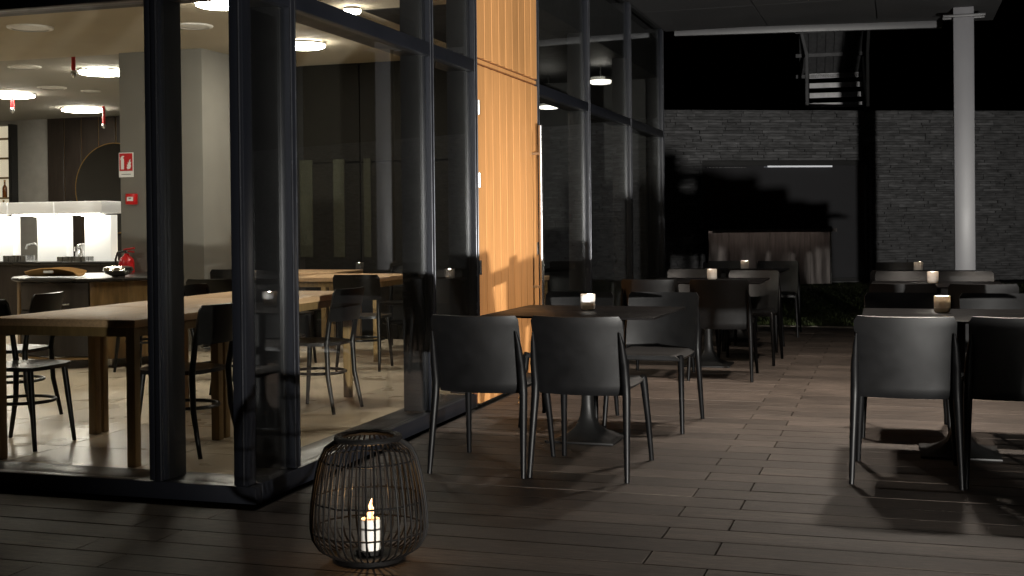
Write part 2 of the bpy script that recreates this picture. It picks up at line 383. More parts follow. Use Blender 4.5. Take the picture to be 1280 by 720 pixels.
# ---------------------------------------------------------------- glazed front
fac = thing('glazed_facade', 'dark framed glass corner front of the restaurant with deep mullions', 'facade')
H = 3.63
box((-9, FY, 0), (FX, FY+.06, .08)).build('base_rail', MAT['alu'], fac, bevel=.006)
box((-9, FY+.063, 0), (FX-.06, FY+.27, .074)).build('sill', MAT['alu'], fac, bevel=.004)
box((FX-.06, FY+.064, 0), (FX, 8.10, .088)).build('base_rail', MAT['alu'], fac, bevel=.006)
box((FX-.27, FY+.274, 0), (FX-.063, 8.10, .08)).build('sill', MAT['alu'], fac, bevel=.004)
box((FX-.06, 9.72, 0), (FX, 15.32, .088)).build('base_rail', MAT['alu'], fac, bevel=.006)
box((FX-.22, 9.72, 0), (FX-.063, 15.3, .08)).build('sill', MAT['alu'], fac, bevel=.004)
def transom(a, b, c, d):
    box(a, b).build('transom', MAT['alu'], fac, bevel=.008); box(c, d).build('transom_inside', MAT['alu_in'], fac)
transom((-9, FY-.004, 2.30), (FX+.002, FY+.055, 2.385), (-9, FY+.058, 2.308), (FX-.06, FY+.20, 2.365))
ys = [5.41, 7.285, 8.135, 9.692, 11.45, 13.38, 15.35]
for a, b in ((5.06, 8.16), (9.67, 15.36)):
    transom((FX-.055, a, 2.29), (FX+.004, b, 2.375), (FX-.2, a+.06, 2.30), (FX-.058, b-.05, 2.368))
MAT['glint_bead'] = pbr('frame_glint', (.05, .052, .06), .25, .6, var=.1)  # beads of lighter metal, added to stand in for mullion highlights
def glint_bead(x, y, z0, par): MB().tube([(x, y, z0), (x, y, H-.01)], .0045, 8).build('glint_bead', MAT['glint_bead'], par, smooth=True)
def mullion_x(x):
    m = MB().box((x-.035, FY+.002, .084), (x+.035, FY+.05, H)).box((x-.035, FY-.012, .084), (x-.004, FY+.0018, H)).box((x+.004, FY-.020, .084), (x+.035, FY+.0018, H)); o = m.build('mullion', MAT['alu'], fac, bevel=.005, seg=2)
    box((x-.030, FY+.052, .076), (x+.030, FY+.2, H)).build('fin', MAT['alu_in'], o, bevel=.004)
    glint_bead(x-.002, FY-.006, .09, o); glint_bead(x+.033, FY-.020, .09, o)
def mullion_y(y, fin=.2):
    m = MB().box((FX-.05, y-.027, .092), (FX+.006, y+.027, H)); o = m.build('mullion', MAT['alu'], fac, bevel=.005, seg=2)
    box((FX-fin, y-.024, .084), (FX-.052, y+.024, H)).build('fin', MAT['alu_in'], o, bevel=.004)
    glint_bead(FX+.004, y-.027, .10, o); glint_bead(FX+.006, y+.012, .10, o)
for x in (-3.255, -5.15, -7.05, -8.95): mullion_x(x)
for y in ys: mullion_y(y, .235 if y < 6 else .2)
cpo = MB().box((FX-.105, FY-.014, .082), (FX-.034, FY+.07, H)).build('corner_post', MAT['alu'], fac, bevel=.007, seg=2)
glint_bead(FX-.052, FY-.015, .09, cpo)
def pane(a, b): box(a, b).build('glass_pane', MAT['glass'], fac)
xs = [-8.915, -7.085, -7.015, -5.185, -5.115, -3.29, -3.22, FX-.10]
for k in range(0, 8, 2):
    for z0, z1 in ((.081, 2.286), (2.371, 3.62)): pane((xs[k], FY+.03, z0), (xs[k+1], FY+.036, z1))
yy = [(5.07, 5.383), (5.437, 7.258), (7.312, 8.108), (9.719, 11.423), (11.477, 13.353), (13.407, 15.323)]
for a, b in yy:
    for z0, z1 in ((.089, 2.291), (2.374, 3.62)): pane((FX-.036, a, z0), (FX-.03, b, z1))

# door and panel of wood
door = thing('entrance_door', 'tall orange wood clad entrance door with a long steel handle', 'door', (FX, 0, 0))
D0, D1 = 8.165, 9.662
box((-.10, D0, .012), (-.022, D1, 2.345)).build('core', MAT['doorgap'], door)
nb = 9; bw = (D1-D0)/nb
for k in range(nb):
    MB().box((-.021, D0+bw*k+.002, .014), (.004, D0+bw*(k+1)-.002, 2.345)).build('board', MAT['doorwood'], door, bevel=.003, seg=1)
hd = MB().tube([(.075, 9.50, .52), (.075, 9.50, 2.02)], .017, 12).build('handle', MAT['steel'], door, smooth=True)
for z in (.75, 1.80): MB().tube([(.003, 9.50, z), (.075, 9.50, z)], .010, 8).build('standoff', MAT['steel'], hd, smooth=True)
box((.005, 9.60, 1.00), (.014, 9.635, 1.10)).build('lock_plate', MAT['steel'], door, bevel=.003)
for z in (.95, 1.55, 2.05): MB().tube([(.012, D0-.004, z-.05), (.012, D0-.004, z+.05)], .011, 8).build('hinge', MAT['steel'], door, smooth=True)
tp = thing('wood_overpanel', 'orange wood panel above the entrance door', 'panel', (FX, 0, 0))
box((-.10, D0, 2.352), (-.022, D1, 3.63)).build('backing', MAT['doorgap'], tp)
for k in range(nb): MB().box((-.021, D0+bw*k+.002, 2.40), (.004, D0+bw*(k+1)-.002, 3.63)).build('board', MAT['doorwood'], tp, bevel=.003, seg=1)
MB().box((-.021, D0, 2.362), (-.004, D1, 2.388)).build('trim', MAT['doorwood'], tp)
ds = thing('door_stop', 'small steel door stop on the deck beside the orange door', 'door stop', (-2.49, 8.3, 0))
MB().lathe([(.026, 0), (.026, .01), (.019, .014), (.019, .055), (.016, .062)], 14).build('post', MAT['steel'], ds, smooth=True)
MB().lathe([(.021, .03), (.024, .034), (.024, .042), (.021, .046)], 14, cap=False).build('rubber_ring', MAT['white'], ds, smooth=True)

# ---------------------------------------------------------------- canopy and post
can = thing('terrace_canopy', 'flat grey canopy over the deck with panelled underside', 'canopy')
MB().prism([(FX-.1, 2.0), (1.10, 2.0), (1.10, 16.22), (FX-.1, 15.56)], 3.635, 4.05).build('roof_slab', MAT['canopy'], can)
px = [FX+.02, -1.48, -.22, 1.09]; py = [2.02, 4.6, 7.2, 9.8, 12.4, 13.9, 15.42]
for a, b in zip(px, px[1:]):
    for c, d in zip(py, py[1:]): MB().box((a+.006, c+.006, 3.60), (b-.006, d-.006, 3.633)).build('soffit_panel', MAT['canopy'], can, bevel=.002, seg=1)
MB().prism([(-2.62, 15.47), (.52, 16.0), (.52, 16.07), (-2.62, 15.54)], 3.55, 3.634).build('edge_beam', MAT['beam'], can, bevel=.004)
MB().box((.49, 14.80, 3.485), (.93, 14.838, 3.512)).box((.49, 14.962, 3.485), (.93, 15.0, 3.512)).build('bracket', MAT['beam'], can, bevel=.003)
for x, e in ((-.78, 440), (.30, 760)):
    MB().lathe([(.09, 0), (.09, -.03), (.075, -.034), (.07, -.01)], 20, (x, 9.1, 3.60), cap=False).build('downlight', MAT['black'], can, smooth=True)
    light('lamp', 'SPOT', e, (1, .88, .76), can, (x, 9.1, 3.56), .13, R(130), .8, (0, 0, -1))
po = thing('canopy_post', 'pale grey steel post holding up the canopy corner', 'post', (.705, 14.9, 0))
MB().box((-.108, -.06, .02), (.108, .06, 3.599)).build('shaft', MAT['post'], po, bevel=.008)
MB().box((-.15, -.12, .001), (.15, .12, .018)).build('foot_plate', MAT['post'], po)
# ---------------------------------------------------------------- slate wall behind the lawn
A = Vector((-4.214, 24.0)); B = Vector((2.422, 27.3)); ang = math.atan2(B.y-A.y, B.x-A.x)
sw = thing('slate_wall', 'long dark wall of thin slate strips behind the lawn', 'wall', (A.x, A.y, 0), ang)
WL = 19; WH = 3.41
def at_img(u, v):   # where a line of sight meets the wall face: distance along it and height
    d = ray((u-PX)/F, (v-PY)/F)
    nx, ny = -math.sin(ang), math.cos(ang)
    k = (A.x*nx+A.y*ny)/(d.x*nx+d.y*ny); p = d*k
    return (p.x-A.x)*math.cos(ang)+(p.y-A.y)*math.sin(ang), 1.25+p.z
o0, oz1 = at_img(878, 201); o1, _ = at_img(1089, 201); _, oz0 = at_img(1000, 356); oz0 = max(.05, oz0)
for a, b in (((-3, .09, -.1), (o0, .35, WH-.02)), ((o1, .09, -.1), (WL, .35, WH-.02)), ((o0, .09, oz1), (o1, .35, WH-.02)), ((o0, .09, -.1), (o1, .35, oz0))):
    box(a, b).build('core', MAT['mortar'], sw)
stones = []
z = -.05; 
while z < WH:
    h = random.choice((.042, .05, .06, .05)); x = -1.2 + random.random()*.3
    if z+h > WH: h = WH-z
    while x < WL and h > .02:
        L = random.uniform(.16, .52); x1 = x+L
        segs = [(x, x1)]
        if z+h/2 > oz0 and z+h/2 < oz1:
            segs = [(p, q) for p, q in ((x, min(x1, o0)), (max(x, o1), x1)) if q-p > .03]
        for p, q in segs: stones.append((p, q, z, h, random.uniform(0, .075)))
        x = x1
    z += h
stones.sort(key=lambda s: -(s[1]-s[0])*s[3]*(1 if (-.1 < s[0] < 6.6 and s[2] > 1.3) else .05))
def stone_mb(m, s): m.box((s[0]+.004, .04-s[4]*.7, s[2]+.003), (s[1]-.004, .092, s[2]+s[3]-.003))
for s in stones[:300]:
    m = MB(); stone_mb(m, s); m.build('stone', MAT['stone'], sw)
m = MB()
for s in stones[300:]: stone_mb(m, s)
tag(m.build('stone_courses', MAT['stone'], sw), kind='stuff')
win = thing('garden_window', 'wide dark window set into the slate wall', 'window', (A.x, A.y, 0), ang)
box((o0+.002, .20, oz0+.06), (o1-.002, .215, oz1-.09)).build('pane', MAT['darkglass'], win)
fr = MB().box((o0+.002, .12, oz1-.09), (o1-.002, .25, oz1-.002)).box((o0+.002, .12, oz0+.002), (o1-.002, .25, oz0+.06)).box((o0+.002, .12, oz0+.061), (o0+.05, .25, oz1-.091)).box((o1-.05, .12, oz0+.061), (o1-.002, .25, oz1-.091))
fr.build('frame', MAT['black'], win)
l0, lz = at_img(962, 208); l1, _ = at_img(1043, 208); l2, _ = at_img(886, 210); l3, _ = at_img(935, 210)
box((l0, .10, lz-.012), (l1, .118, lz+.018)).build('light_strip', MAT['dimled'], win)
box((l2, .10, lz-.02), (l3, .118, lz-.008)).build('rail', MAT['steel'], win)
# counter in front of the window
c0, cz = at_img(878, 287); c1, _ = at_img(1028, 286); _, cb = at_img(950, 358)
bar = thing('garden_bar', 'low brown bar front standing before the garden window', 'bar counter', (A.x, A.y, 0), ang)
nw = 6
for k in range(nw):
    a = c0+(c1-c0)*k/nw; b = c0+(c1-c0)*(k+1)/nw
    MB().box((a+.002, -.36, .02), (b-.002, -.335, cz-.03)).build('panel', MAT['barfront'], bar, bevel=.003, seg=1)
box((c0-.02, -.66, cz-.029), (c1+.01, .05, cz)).box((c0-.02, -.66, cz-.065), (c1+.01, -.645, cz-.0295)).build('top', MAT['barfront'], bar, bevel=.004)
box((c0+.05, -.64, cz-.04), (c1-.05, -.60, cz-.030)).build('light_strip', emit('bar_fill_glow', (1, .84, .74), 4), bar)  # glow added behind the lip to brighten the bar panels
box((c1+.002, -.37, .02), (c1+.03, -.33, cz-.03)).build('edge_strip', MAT['steel'], bar)
box((c0, -.33, .0), (c1, -.02, .45)).build('body', MAT['black'], bar)
# steel staircase beyond the wall
st = thing('metal_staircase', 'outdoor steel staircase with pale treads rising beyond the slate wall', 'staircase', (0, 29.5, 0), R(4))
ZS = lambda z: 1.25 + (z-1.25)*1.135
X0, X1 = -1.92, -.70
for k in range(8):
    z = ZS(3.50 + .226*k - .68)
    if k < 7: MB().box((X0+.02, -.9+.30*k, z), (X1-.02, -.9+.30*k+.03, z+.115)).build('tread', MAT['tread'], st, bevel=.004)
for sgn, x in ((0, X0-.06), (1, X1)):
    i = MB(); P = [(-1.1, 2.6), (-1.1, 2.9), (1.35, 5.1), (1.35, 4.8)]
    i.prism(P, 0, .05, lambda a, b, c, x=x: (x+c, a, b)); i.build('stringer', MAT['black'], st)
    MB().tube([(x+.02, -1.0, 2.6), (x+.02, -1.0, ZS(4.45)), (x+.02-(.24 if not sgn else -.05), -1.25, ZS(5.4))], .04, 8).build('rail_post', MAT['conc'] if not sgn else MAT['black'], st, smooth=True)  # right post black: shadow on that side put into its colour
MB().prism([(-1.25, ZS(5.0)), (-1.25, ZS(5.1)), (1.0, ZS(4.38)), (1.0, ZS(4.30))], X0-.2, X1-.06, lambda a, b, c: (c, a, b)).build('roof_sheet', MAT['conc'], st)
for k in range(7):
    x = X0-.18+.185*k
    MB().prism([(-1.25, ZS(4.94)), (-1.25, ZS(4.998)), (1.0, ZS(4.298)), (1.0, ZS(4.24))], x, x+.07, lambda a, b, c: (c, a, b)).build('roof_rib', MAT['conc'], st)
for y, z in ((-1.2, ZS(4.92)), (-.1, ZS(4.58)), (.9, ZS(4.26))): box((X0-.28, y, z-.08), (X1-.04, y+.07, z-.002)).build('cross_beam', MAT['conc'], st)

# ---------------------------------------------------------------- terrace chairs
def plastic_chair(label, loc, rz):
    t = thing('plastic_chair', label, 'chair', loc, rz, 'black plastic chairs on the terrace')
    def back(u, v):
        z = .405 + .395*v
        w = .222 + .006*v
        rc = .022
        if z > .80-rc:                       # rounded upper corners
            q = (z-(.80-rc))/rc; w -= rc*(1-math.sqrt(max(0, 1-q*q)))*.7
        x = u*w
        y = -.222 - .012*(v > 0) - .125*v**1.2 + .040*u*u - .010*math.sin(PI*v)*(1-u*u) + .018
        return (x, y, z - .003*(1-u*u)*v)
    MB().shell(back, 18, 16, .012).build('backrest', MAT['plastic'], t, smooth=True)
    def seat(u, v):
        y = -.190 + .450*v
        w = .215 + .012*math.sin(PI*v)
        z = .452 - .010*(1-u*u)*math.sin(PI*v) - .10*max(0, v-.85)**1.3 - .02*max(0, abs(u)-.85)/.15
        return (u*w, y, z)
    MB().shell(seat, 14, 14, .016).build('seat', MAT['plastic'], t, smooth=True)
    for s in (-1, 1):
        MB().tube([(s*.245, -.295, 0), (s*.238, -.262, .20), (s*.231, -.228, .40), (s*.229, -.226, .46), (s*.228, -.252, .56), (s*.222, -.283, .665), (s*.217, -.305, .72)],
                  [.0125, .0165, .0205, .021, .0195, .013, .004], 12).build('leg', MAT['leg'], t, smooth=True)
        MB().tube([(s*.238, .315, 0), (s*.228, .282, .22), (s*.215, .238, .435), (s*.212, .232, .452)], [.0125, .016, .0205, .018], 12).build('leg', MAT['leg'], t, smooth=True)
    MB().tube([(-.205, -.17, .432), (-.202, .23, .43), (.202, .23, .43), (.205, -.17, .432)], .012, 8, True).build('seat_rim', MAT['plastic'], t, smooth=True)
    return t
proto = None
def chair(label, x, y, rz=0):
    global proto
    if proto is None: proto = plastic_chair(label, (x, y, 0), rz); return proto
    return dup(proto, (x, y, 0), rz, label)
def place(row):
    """two chairs this side, two across"""
    for lab, x, y, r in row: chair(lab, x, y, r)
j = R
place([('chair back at the nearest left table, the one closest to the glass', -2.005, 6.165, j(.5)),
 ('chair back at the nearest left table, on its walkway side', -1.485, 6.195, j(-1)),
 ('black chair across the nearest left table, right before the door handle', -1.98, 7.66, PI+j(1)),
 ('black chair across the nearest left table, facing us with its seat in view', -1.445, 7.67, PI-j(2)),
 ('chair back at the second table along the glass, nearer the windows', -1.87, 10.10, j(-1)),
 ('chair back at the second table along the glass, just before its candle jar', -1.34, 10.12, j(1.5)),
 ('black plastic chair across the second table along the glass, nearer the windows', -1.86, 11.60, PI+j(2)),
 ('black plastic chair across the second table along the glass, its seat catching the light', -1.26, 11.30, PI-j(1)),
 ('chair back at the last table along the glass, nearer the windows', -1.86, 12.42, j(1)),
 ('chair back at the last table along the glass, nearer the walkway', -1.34, 12.40, j(-2)),
 ('black chair at the far side of the last left table, nearer the windows', -1.85, 14.05, PI),
 ('black chair at the far side of the last left table, by the lawn', -1.28, 14.05, PI+j(2)),
 ('black chair with a glossy lit back at the nearest right hand table', .028, 6.44, j(-.5)),
 ('black chair back in shadow, cut by the right edge of the frame', .53, 6.47, j(1)),
 ('black plastic chair across the nearest right hand table, left of its candle', .03, 7.80, PI+j(1)),
 ('black plastic chair across the nearest right hand table, right of its candle', .57, 7.78, PI-j(1)),
 ('chair back at the second right hand table, on the walkway side', .02, 9.60, j(1)),
 ('chair back at the second right hand table, away from the walkway', .56, 9.58, j(-1)),
 ('black plastic chair across the second right hand table, on the walkway side', .03, 11.15, PI),
 ('black plastic chair across the second right hand table, in front of the pale post', .55, 11.15, PI+j(1)),
 ('chair back at the last right hand table, on the walkway side', -.02, 12.0, j(1)),
 ('black plastic chair at the last right hand table, just left of the pale post', .42, 11.98, j(-2)),
 ('black plastic chair across the last right hand table, on the walkway side', 0, 13.55, PI+j(1))])
t = thing('blocker', 'short unseen black block added on the deck to shade the rightmost chair', 'blocker', (1.457, 2.9, 0))  # out of view, added to keep the floodlight off the rightmost chair
MB().box((-.0725, -.0725, .012), (.0725, .0725, .45)).build('post', MAT['black'], t, bevel=.006); MB().box((-.075, -.075, .451), (.075, .075, .462)).build('cap', MAT['black'], t, bevel=.004); MB().box((-.11, -.11, .001), (.11, .11, .0115)).build('foot_plate', MAT['black'], t)

# ---------------------------------------------------------------- terrace tables
def terrace_table(label, loc, rz):
    t = thing('terrace_table', label, 'table', loc, rz, 'square black tables on the terrace')
    MB().box((-.49, -.46, .728), (.49, .46, .74)).build('tabletop', MAT['tabletop'], t, bevel=.003)
    MB().box((-.18, -.18, .712), (.18, .18, .7275)).build('top_plate', MAT['castiron'], t, bevel=.003)
    prof = [(.036, .711), (.034, .30), (.036, .20), (.045, .13), (.068, .075), (.105, .040), (.150, .020), (.165, .0145)]
    sq = [0, 0, .1, .3, .55, .8, .95, 1]
    MB().lathe(prof, 32, sq=sq, cap=False).build('pedestal', MAT['castiron'], t, smooth=True)
    MB().box((-.20, -.20, .0008), (.20, .20, .014)).build('base_plate', MAT['castiron'], t, bevel=.003)
    return t
tl = ['square black pedestal table beside the orange door, set with a white candle jar', 'black pedestal table second from the front along the glass', 'black pedestal table last along the glass, near the lawn',
      'black pedestal table nearest us on the right of the walkway', 'second black pedestal table on the right of the walkway', 'last black pedestal table on the right, beside the pale post']
tproto = None
for lab, (x, y), a in zip(tl, LT+RT, (j(-1.5), j(.8), j(-.5), j(.6), j(-1), j(.5))):
    if tproto is None: tproto = terrace_table(lab, (x, y, 0), a)
    else: dup(tproto, (x, y, 0), a, lab)

# ---------------------------------------------------------------- candle jars
def flame_mb(h, r): return MB().lathe([(0.0003, 0), (r*.75, h*.14), (r, h*.32), (r*.7, h*.58), (r*.3, h*.82), (.0003, h)], 12, cap=False)
def jar(label, loc, base=True, rz=0, lab_patch=False):
    t = thing('candle_jar', label, 'candle', loc, rz, 'candle jars on the terrace tables')
    MB().lathe([(.030, 0), (.038, .004), (.042, .014), (.0425, .026)], 28).build('jar_base', MAT['jarbase'] if base else MAT['jar'], t, smooth=True)
    MB().lathe([(.0426, .0265), (.043, .06), (.0428, .090), (.0405, .0925), (.039, .090), (.039, .060)], 28, cap=False).build('jar_wall', MAT['jar'], t, smooth=True)
    MB().lathe([(.0005, .0655), (.0385, .065), (.0385, .061)], 20, cap=False).build('wax', MAT['waxlit'], t, smooth=True)
    MB().tube([(0, 0, .064), (.001, 0, .072)], .001, 5).build('wick', MAT['wick'], t)
    flame_mb(.020, .0045).build('flame', MAT['flame'], t, smooth=True, loc=(.001, 0, .0705))
    if lab_patch:
        m = MB(); 
        m.shell(lambda u, v: (.0436*math.sin(u*.75-.5), -.0436*math.cos(u*.75-.5), .045+.034*v), 8, 2, .0006); m.build('paper_patch', MAT['label'], t, smooth=True)
    light('glow', 'POINT', 1.7, (1, .90, .78), t, (.001, 0, .0935), .003)
    return t
jl = [('white candle jar with shaded base lit on the table by the orange door', (-1.737, 7.167, .7405), True, True), ('small lit candle jar on the second table along the glass', (-1.557, 11.04, .7405), False, False),
      ('small lit candle jar on the last table along the glass', (-1.538, 13.34, .7405), False, False), ('grey candle jar lit on the nearest right hand table, behind the lit chair back', (.224, 7.226, .7405), True, False),
      ('pale candle jar lit on the second right hand table', (.258, 10.552, .7405), False, False), ('farthest candle jar on the right, lit on the last table', (.183, 12.878, .7405), False, False)]
for lab, l, b, p in jl: jar(lab, l, b, 0, p)

# ---------------------------------------------------------------- lantern
LX, LY = -1.89, 4.30
ln = thing('wicker_lantern', 'round dark rattan lantern of upright rods on the deck', 'lantern', (LX, LY, 0))
LP = [(.118, .020), (.152, .030), (.190, .054), (.211, .088), (.218, .125), (.218, .165), (.213, .22), (.205, .275), (.195, .33), (.182, .38), (.162, .42), (.120, .449)]
N = 46
for k in range(N):
    a = 2*PI*k/N+.03; da = random.uniform(-.012, .012)
    MB().tube([(r*math.cos(a+da*z*3), r*math.sin(a+da*z*3), z) for r, z in LP], .0038, 6).build('rod', MAT['rattan'], ln, smooth=True)
def ring(r, z, th, n=48): return MB().tube([(r*math.cos(2*PI*k/n), r*math.sin(2*PI*k/n), z+.0012*math.sin(k*PI/2)) for k in range(n)], th, 8, True)
for r, z, th in ((.118, .013, .012), (.214, .118, .0035), (.206, .23, .0035), (.172, .378, .0035), (.118, .457, .011), (.103, .459, .007)):
    ring(r, z, th).build('hoop', MAT['rattan'], ln, smooth=True)
MB().lathe([(.001, .012), (.112, .012), (.112, .022), (.05, .022), (.05, .039), (.001, .039)], 28, cap=False).build('base_disc', MAT['rattan'], ln, smooth=True)
pc = thing('pillar_candle', 'thick white pillar candle burning inside the rattan lantern', 'candle', (LX+.005, LY, .040))
MB().lathe([(.037, 0), (.038, .004), (.038, .106), (.034, .114), (.024, .110), (.001, .104)], 28).build('wax', MAT['wax'], pc, smooth=True)
MB().tube([(0, 0, .102), (.002, 0, .122)], .0014, 6).build('wick', MAT['wick'], pc)
MB().tube([(0, 0, 0), (-.004, 0, .016), (.005, .002, .034), (-.002, 0, .050), (.003, 0, .066), (.005, 0, .078)], [.004, .013, .0125, .008, .0035, .0006], 12).build('flame', MAT['flame'], pc, smooth=True, loc=(.002, 0, .112))
light('glow', 'POINT', 2.0, (1, .55, .22), pc, (.002, 0, .207), .012)

# ---------------------------------------------------------------- dining room: tables and chairs
def square_table(label, loc, rz=0):
    t = thing('oak_table', label, 'table', loc, rz, 'square oak tables in the dining room')
    MB().box((-.46, -.46, .732), (.46, .46, .772)).build('tabletop', MAT['oak'], t, bevel=.004)
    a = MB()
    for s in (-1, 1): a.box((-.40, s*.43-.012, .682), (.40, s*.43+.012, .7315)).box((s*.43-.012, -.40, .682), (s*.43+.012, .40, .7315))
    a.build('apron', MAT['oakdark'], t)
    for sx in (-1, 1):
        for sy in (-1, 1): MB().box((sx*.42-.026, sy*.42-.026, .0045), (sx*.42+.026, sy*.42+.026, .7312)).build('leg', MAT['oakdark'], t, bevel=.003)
    return t
tab = [('oak table nearest the front glass, first of the long row', -4.215, 6.04), ('oak table in the middle of the long row behind the front mullion', -4.22, 6.965), ('oak table at the far end of the long row', -4.225, 7.89),
       ('oak table standing before the dark partition, behind the rearmost black chair', -4.95, 10.95), ('oak table at the foot of the dark partition, farther left', -5.95, 11.95), ('oak table near the side glass by the orange door', -3.50, 10.6)]
q0 = square_table(tab[0][0], (tab[0][1], tab[0][2], 0))
for lab, x, y in tab[1:]: dup(q0, (x, y, 0), 0, lab)

def cafe_chair(label, loc, rz):
    t = thing('bentwood_chair', label, 'chair', loc, rz, 'black bentwood chairs in the dining room')
    def seat(u, v):                           # rounded seat from square to disc
        a, b = u, 2*v-1
        x = a*math.sqrt(max(0, 1-b*b*.34)); y = b*math.sqrt(max(0, 1-a*a*.34))
        return (x*.215*(1+.08*b), y*.215, .462 - .012*(1-x*x)*(1-y*y))
    MB().shell(seat, 14, 14, .022).build('seat', MAT['seatwood'], t, smooth=True)
    for s in (-1, 1):
        MB().tube([(s*.19, .19, .004), (s*.175, .165, .25), (s*.162, .145, .452)], [.012, .016, .018], 10).build('leg', MAT['bentwood'], t, smooth=True)
        MB().tube([(s*.19, -.245, .004), (s*.178, -.195, .25), (s*.172, -.185, .46), (s*.178, -.215, .64), (s*.186, -.262, .80)], [.012, .016, .018, .015, .011], 10).build('leg', MAT['bentwood'], t, smooth=True)
    def back(u, v):
        w = .205 if v < .88 else .205-.02*((v-.88)/.12)**2
        return (u*w, -.225-.05*v+.045*u*u-.035, .615+.215*v)
    MB().shell(back, 14, 8, .014).build('backrest', MAT['bentwood'], t, smooth=True)
    MB().tube([(.172*math.cos(2*PI*k/28)*1.0, -.02+.185*math.sin(2*PI*k/28), .262) for k in range(28)], .010, 8, True).build('stretcher', MAT['bentwood'], t, smooth=True)
    return t
L_, R_ = -PI/2, PI/2      # face +x, face -x
ch = [('bentwood chair under the left of the first oak table, nearest the front glass', -4.80, 6.04, L_+j(3)),
 ('black bentwood chair on the right of the first oak table, just past the front mullion', -3.80, 6.10, R_+j(-4)),
 ('black bentwood chair just behind the side glass, its seat catching the light', -3.77, 7.72, R_+j(-5)),
 ('black bentwood chair on the left of the last oak table in the row', -4.60, 8.0, L_+j(4)),
 ('bentwood chair with its back to us before the dark partition table', -4.42, 10.02, j(8)),
 ('black bentwood chair beside the one before the dark partition, farther from the glass', -5.25, 10.15, j(-4)),
 ('black bentwood chair across the table before the dark partition', -4.80, 11.75, PI),
 ('black bentwood chair by the column, behind the long row of tables', -5.30, 9.15, j(5)),
 ('black bentwood chair at the far left, its backrest just inside the frame', -5.55, 6.85, R_+j(10)),
 ('black bentwood chair left of the far partition table', -6.35, 11.2, j(20)),
 ('black bentwood chair by the side glass near the orange door', -3.45, 9.75, j(-6)),
 ('black bentwood chair between the column and the round cabinet', -6.25, 9.45, R_)]
c0_ = cafe_chair(ch[0][0], (ch[0][1], ch[0][2], 0), ch[0][3])
for lab, x, y, r in ch[1:]: dup(c0_, (x, y, 0), r, lab)

# ---------------------------------------------------------------- dining room: lamps
def disc_lamp(label, loc, r=.25, mat='lampwhite', h=.055, cord=0):
    t = thing('ceiling_lamp', label, 'lamp', loc, 0, 'round white ceiling lamps')
    MB().lathe([(r*.9, 0), (r, -.006), (r, -h*.45), (r*.985, -h*.5)], 36, cap=False).build('rim', MAT['lamprim'], t, smooth=True)
    MB().lathe([(.001, -h), (r*.86, -h), (r*.96, -h*.86), (r*.975, -h*.52), (r*.9, -.008)], 36, cap=False).build('diffuser', MAT[mat], t, smooth=True)
    if cord: MB().tube([(0, 0, -.002), (0, 0, cord)], .006, 6).build('cord', MAT['black'], t)
    return t
disc_lamp('round white ceiling lamp glowing high in the side glass beside the front corner', (-5.47, 11.0, 3.028), .215)
disc_lamp('round white ceiling lamp cut by the top edge between the front mullions', (-5.035, 8.70, 3.028), .20)
disc_lamp('round white ceiling lamp seen in the upper side window', (-4.21, 9.36, 3.028), .07)
disc_lamp('round white ceiling lamp nearest the grey column', (-9.31, 13.22, 3.198), .29)
disc_lamp('round white ceiling lamp deepest in the room, above the dark planks', (-12.56, 17.3, 3.198), .34)
disc_lamp('round white ceiling lamp cut by the left edge above the lit buffet', (-12.1, 15.0, 3.198), .33)
disc_lamp('round white ceiling lamp over the near left of the dining room', (-8.3, 7.2, 3.028), .25)
disc_lamp('round white ceiling lamp farther left beyond the frame', (-11.5, 10.2, 3.028), .25)
disc_lamp('small round pendant lamp seen through the upper glass beyond the orange panel', (-3.2, 13.92, 2.90), .125, 'lampdim', .075, .128)
disc_lamp('small round pendant lamp low beside the door handle behind the glass', (-4.0, 14.6, 2.69), .12, 'lampdim', .06, .338)
def vent(label, loc, r=.2):
    t = thing('ceiling_vent', label, 'vent', loc, 0, 'round ceiling vents')
    MB().lathe([(r, 0), (r*.97, -.012), (r*.8, -.016)], 28, cap=False).build('rim', MAT['lamprim'], t, smooth=True)
    MB().lathe([(.001, -.011), (r*.55, -.013), (r*.7, -.006), (r*.8, -.010)], 28, cap=False).build('cone', MAT['lamprim'], t, smooth=True)
vent('round ceiling vent nearest the top left corner', (-7.28, 9.29, 3.029)); vent('round ceiling vent between the front mullions', (-5.91, 9.74, 3.029), .17)
vent('round ceiling vent on the darker ceiling by the left edge', (-9.97, 12.6, 3.199)); vent('round ceiling vent on the darker ceiling right of its lamps', (-11.1, 14.6, 3.199)); vent('small ceiling vent above the deepest lamp', (-10.9, 15.2, 3.199), .14)
def sprink(label, loc, L):
    t = thing('red_pendant', label, 'pendant', loc, 0, 'thin red pendants under the ceiling')
    MB().tube([(0, 0, -.001), (0, 0, -L)], [.022, .026], 8).build('rod', MAT['red'], t, smooth=True)
    MB().lathe([(.002, -L-.085), (.03, -L-.06), (.036, -L-.035), (.02, -L-.001)], 12, cap=False).build('bulb', MAT['steel'], t, smooth=True)
sprink('thin red pendant hanging left of the lamp by the column', (-8.83, 12.0, 3.2), .17); sprink('thin red pendant hanging below the lamp at the left edge', (-12.0, 14.9, 3.14), .16); sprink('thin red pendant hanging before the dark planks', (-12.1, 17.2, 3.2), .28)

